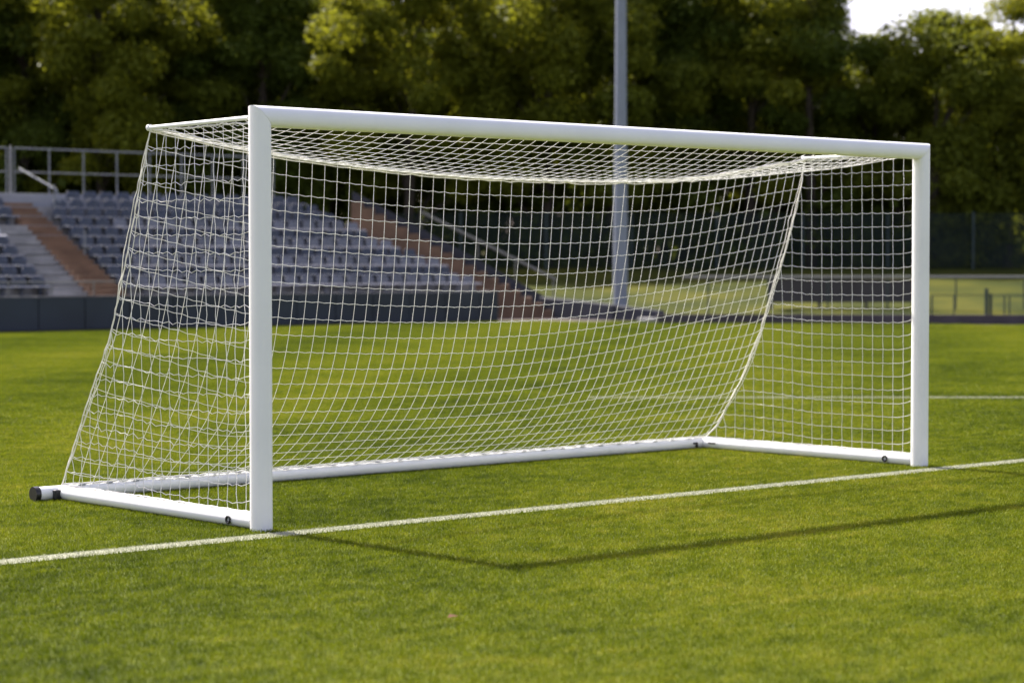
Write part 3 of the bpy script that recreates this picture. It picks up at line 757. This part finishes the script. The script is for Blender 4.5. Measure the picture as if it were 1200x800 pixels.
def place_tree(kind, px, depth, sc_, label):
    me, tb, h = kinds[kind]; p = at(px, depth, bank_z(depth, (px-600)/FPX*depth)-.05)
    t = empty('tree', tuple(p)); t.rotation_euler.z = random.uniform(0, 6.28); t.scale = (sc_*random.uniform(.92, 1.08), sc_*random.uniform(.92, 1.08), sc_)
    tag(t, label, 'tree', 'trees beyond the pitch')
    c = bpy.data.objects.new('crown', me); COL.objects.link(c); c.parent = t
    if trunk_data[kind] is None:
        o = tb.build('trunk', M['bark'], None, smooth=True); trunk_data[kind] = o.data; o.parent = t; o.matrix_parent_inverse = Matrix()
    else:
        o = bpy.data.objects.new('trunk', trunk_data[kind]); COL.objects.link(o); o.parent = t
front = [(-60, 0, .92), (25, 2, .95), (120, 1, .90), (225, 0, .95), (305, 2, .90), (385, 0, .78), (480, 1, .86), (560, 2, .73), (640, 1, .90), (715, 0, .90), (800, 2, .88), (880, 1, .86), (950, 3, .82), (1025, 4, .84), (1095, 4, .90), (1180, 1, .655), (1262, 0, .84), (1350, 2, .9), (1440, 0, .9), (1530, 1, .85), (1620, 2, .9), (-150, 2, .9), (-240, 0, .95), (-330, 1, .9), (-420, 2, .95), (-510, 0, .9)]
places = ['far left beyond the stand railing', 'behind the stairs of the stand', 'behind the seats near the railing', 'above the rear corner of the net', 'behind the near goalpost', 'right of the near goalpost top', 'above the left third of the crossbar', 'at the notch of sky above the crossbar', 'left of the floodlight pole', 'directly behind the floodlight pole', 'right of the floodlight pole', 'above the right half of the crossbar', 'beside the open sky left edge', 'under the open patch of sky', 'above the far goalpost', 'at the right edge of the picture', 'outermost on the right', 'first beyond the right edge', 'second beyond the right edge', 'third beyond the right edge', 'fourth beyond the right edge', 'first beyond the left edge', 'second beyond the left edge', 'third beyond the left edge', 'fourth beyond the left edge', 'fifth beyond the left edge']
def where(px):
    if px < -100: return 'beyond the left edge, %s from it' % nth(1+int((-100-px)/90))
    if px > 1300: return 'beyond the right edge, %s from it' % nth(1+int((px-1300)/90))
    return places[min(16, max(0, int((px+90)/84)))]
for (px, kd, s_), pl in zip(front, places): place_tree(kd, px, 82+random.uniform(-2, 2), s_, desc[kd]+' '+pl+', front row')
for i, px in enumerate(range(-530, 1650, 88)):
    kd = [2, 0, 3, 1, 2, 0][i % 6]; s_ = .92 if px < 930 else .62
    if 350 < px < 420 or 540 < px < 600: s_ = .70
    if px > 930: kd = 4 if i % 2 else 2; s_ = .86 if kd == 4 else .66
    if px > 1140: s_ *= 1.0
    place_tree(kd, px+random.uniform(-15, 15), 90+random.uniform(-2, 2), s_, desc[kd]+', second row, '+where(px))
for i, px in enumerate(range(-500, 1640, 95)):
    kd = [0, 2, 1, 2][i % 4]; s_ = (.86 if px < 900 else .66)*(.85 if 340 < px < 430 or 530 < px < 600 else 1)
    place_tree(kd, px+random.uniform(-15, 15), 99+random.uniform(-2, 2), s_*.98, desc[kd]+', hindmost row, '+where(px))
for i, px in enumerate(range(-100, 1340, 110)):
    place_tree(2, px, 108, .62, 'dark green dense tree deepest in the wood, '+where(px))
# undergrowth closing the wood at ground level
r = np.random.default_rng(5); n_ = 60000
l = r.uniform(-38, 36, n_); d_ = r.uniform(80, 104, n_); z_ = 1.2+np.abs(r.normal(0, 1.4, n_))*(.8+.5*np.sin(l*.7)+.3*np.sin(l*1.9))
c = np.c_[CAM.x+FW.x*d_+RT.x*l, CAM.y+FW.y*d_+RT.y*l, z_]
nrm = r.normal(0, 1, (n_, 3)); nrm /= np.linalg.norm(nrm, axis=1, keepdims=True); u = np.cross(nrm, r.normal(0, 1, (n_, 3))); u /= np.linalg.norm(u, axis=1, keepdims=True); v = np.cross(nrm, u); s = r.uniform(.12, .26, n_)[:, None]
me = raw_mesh('undergrowth', np.stack([c-u*s, c-v*s*.7, c+u*s, c+v*s*.7], 1).reshape(-1, 3), np.arange(n_*4).reshape(-1, 4), M['leaf2'])
o = bpy.data.objects.new('undergrowth', me); COL.objects.link(o); tag(o, 'dark shrubby undergrowth filling the wood under the trees', 'undergrowth', kind='stuff')
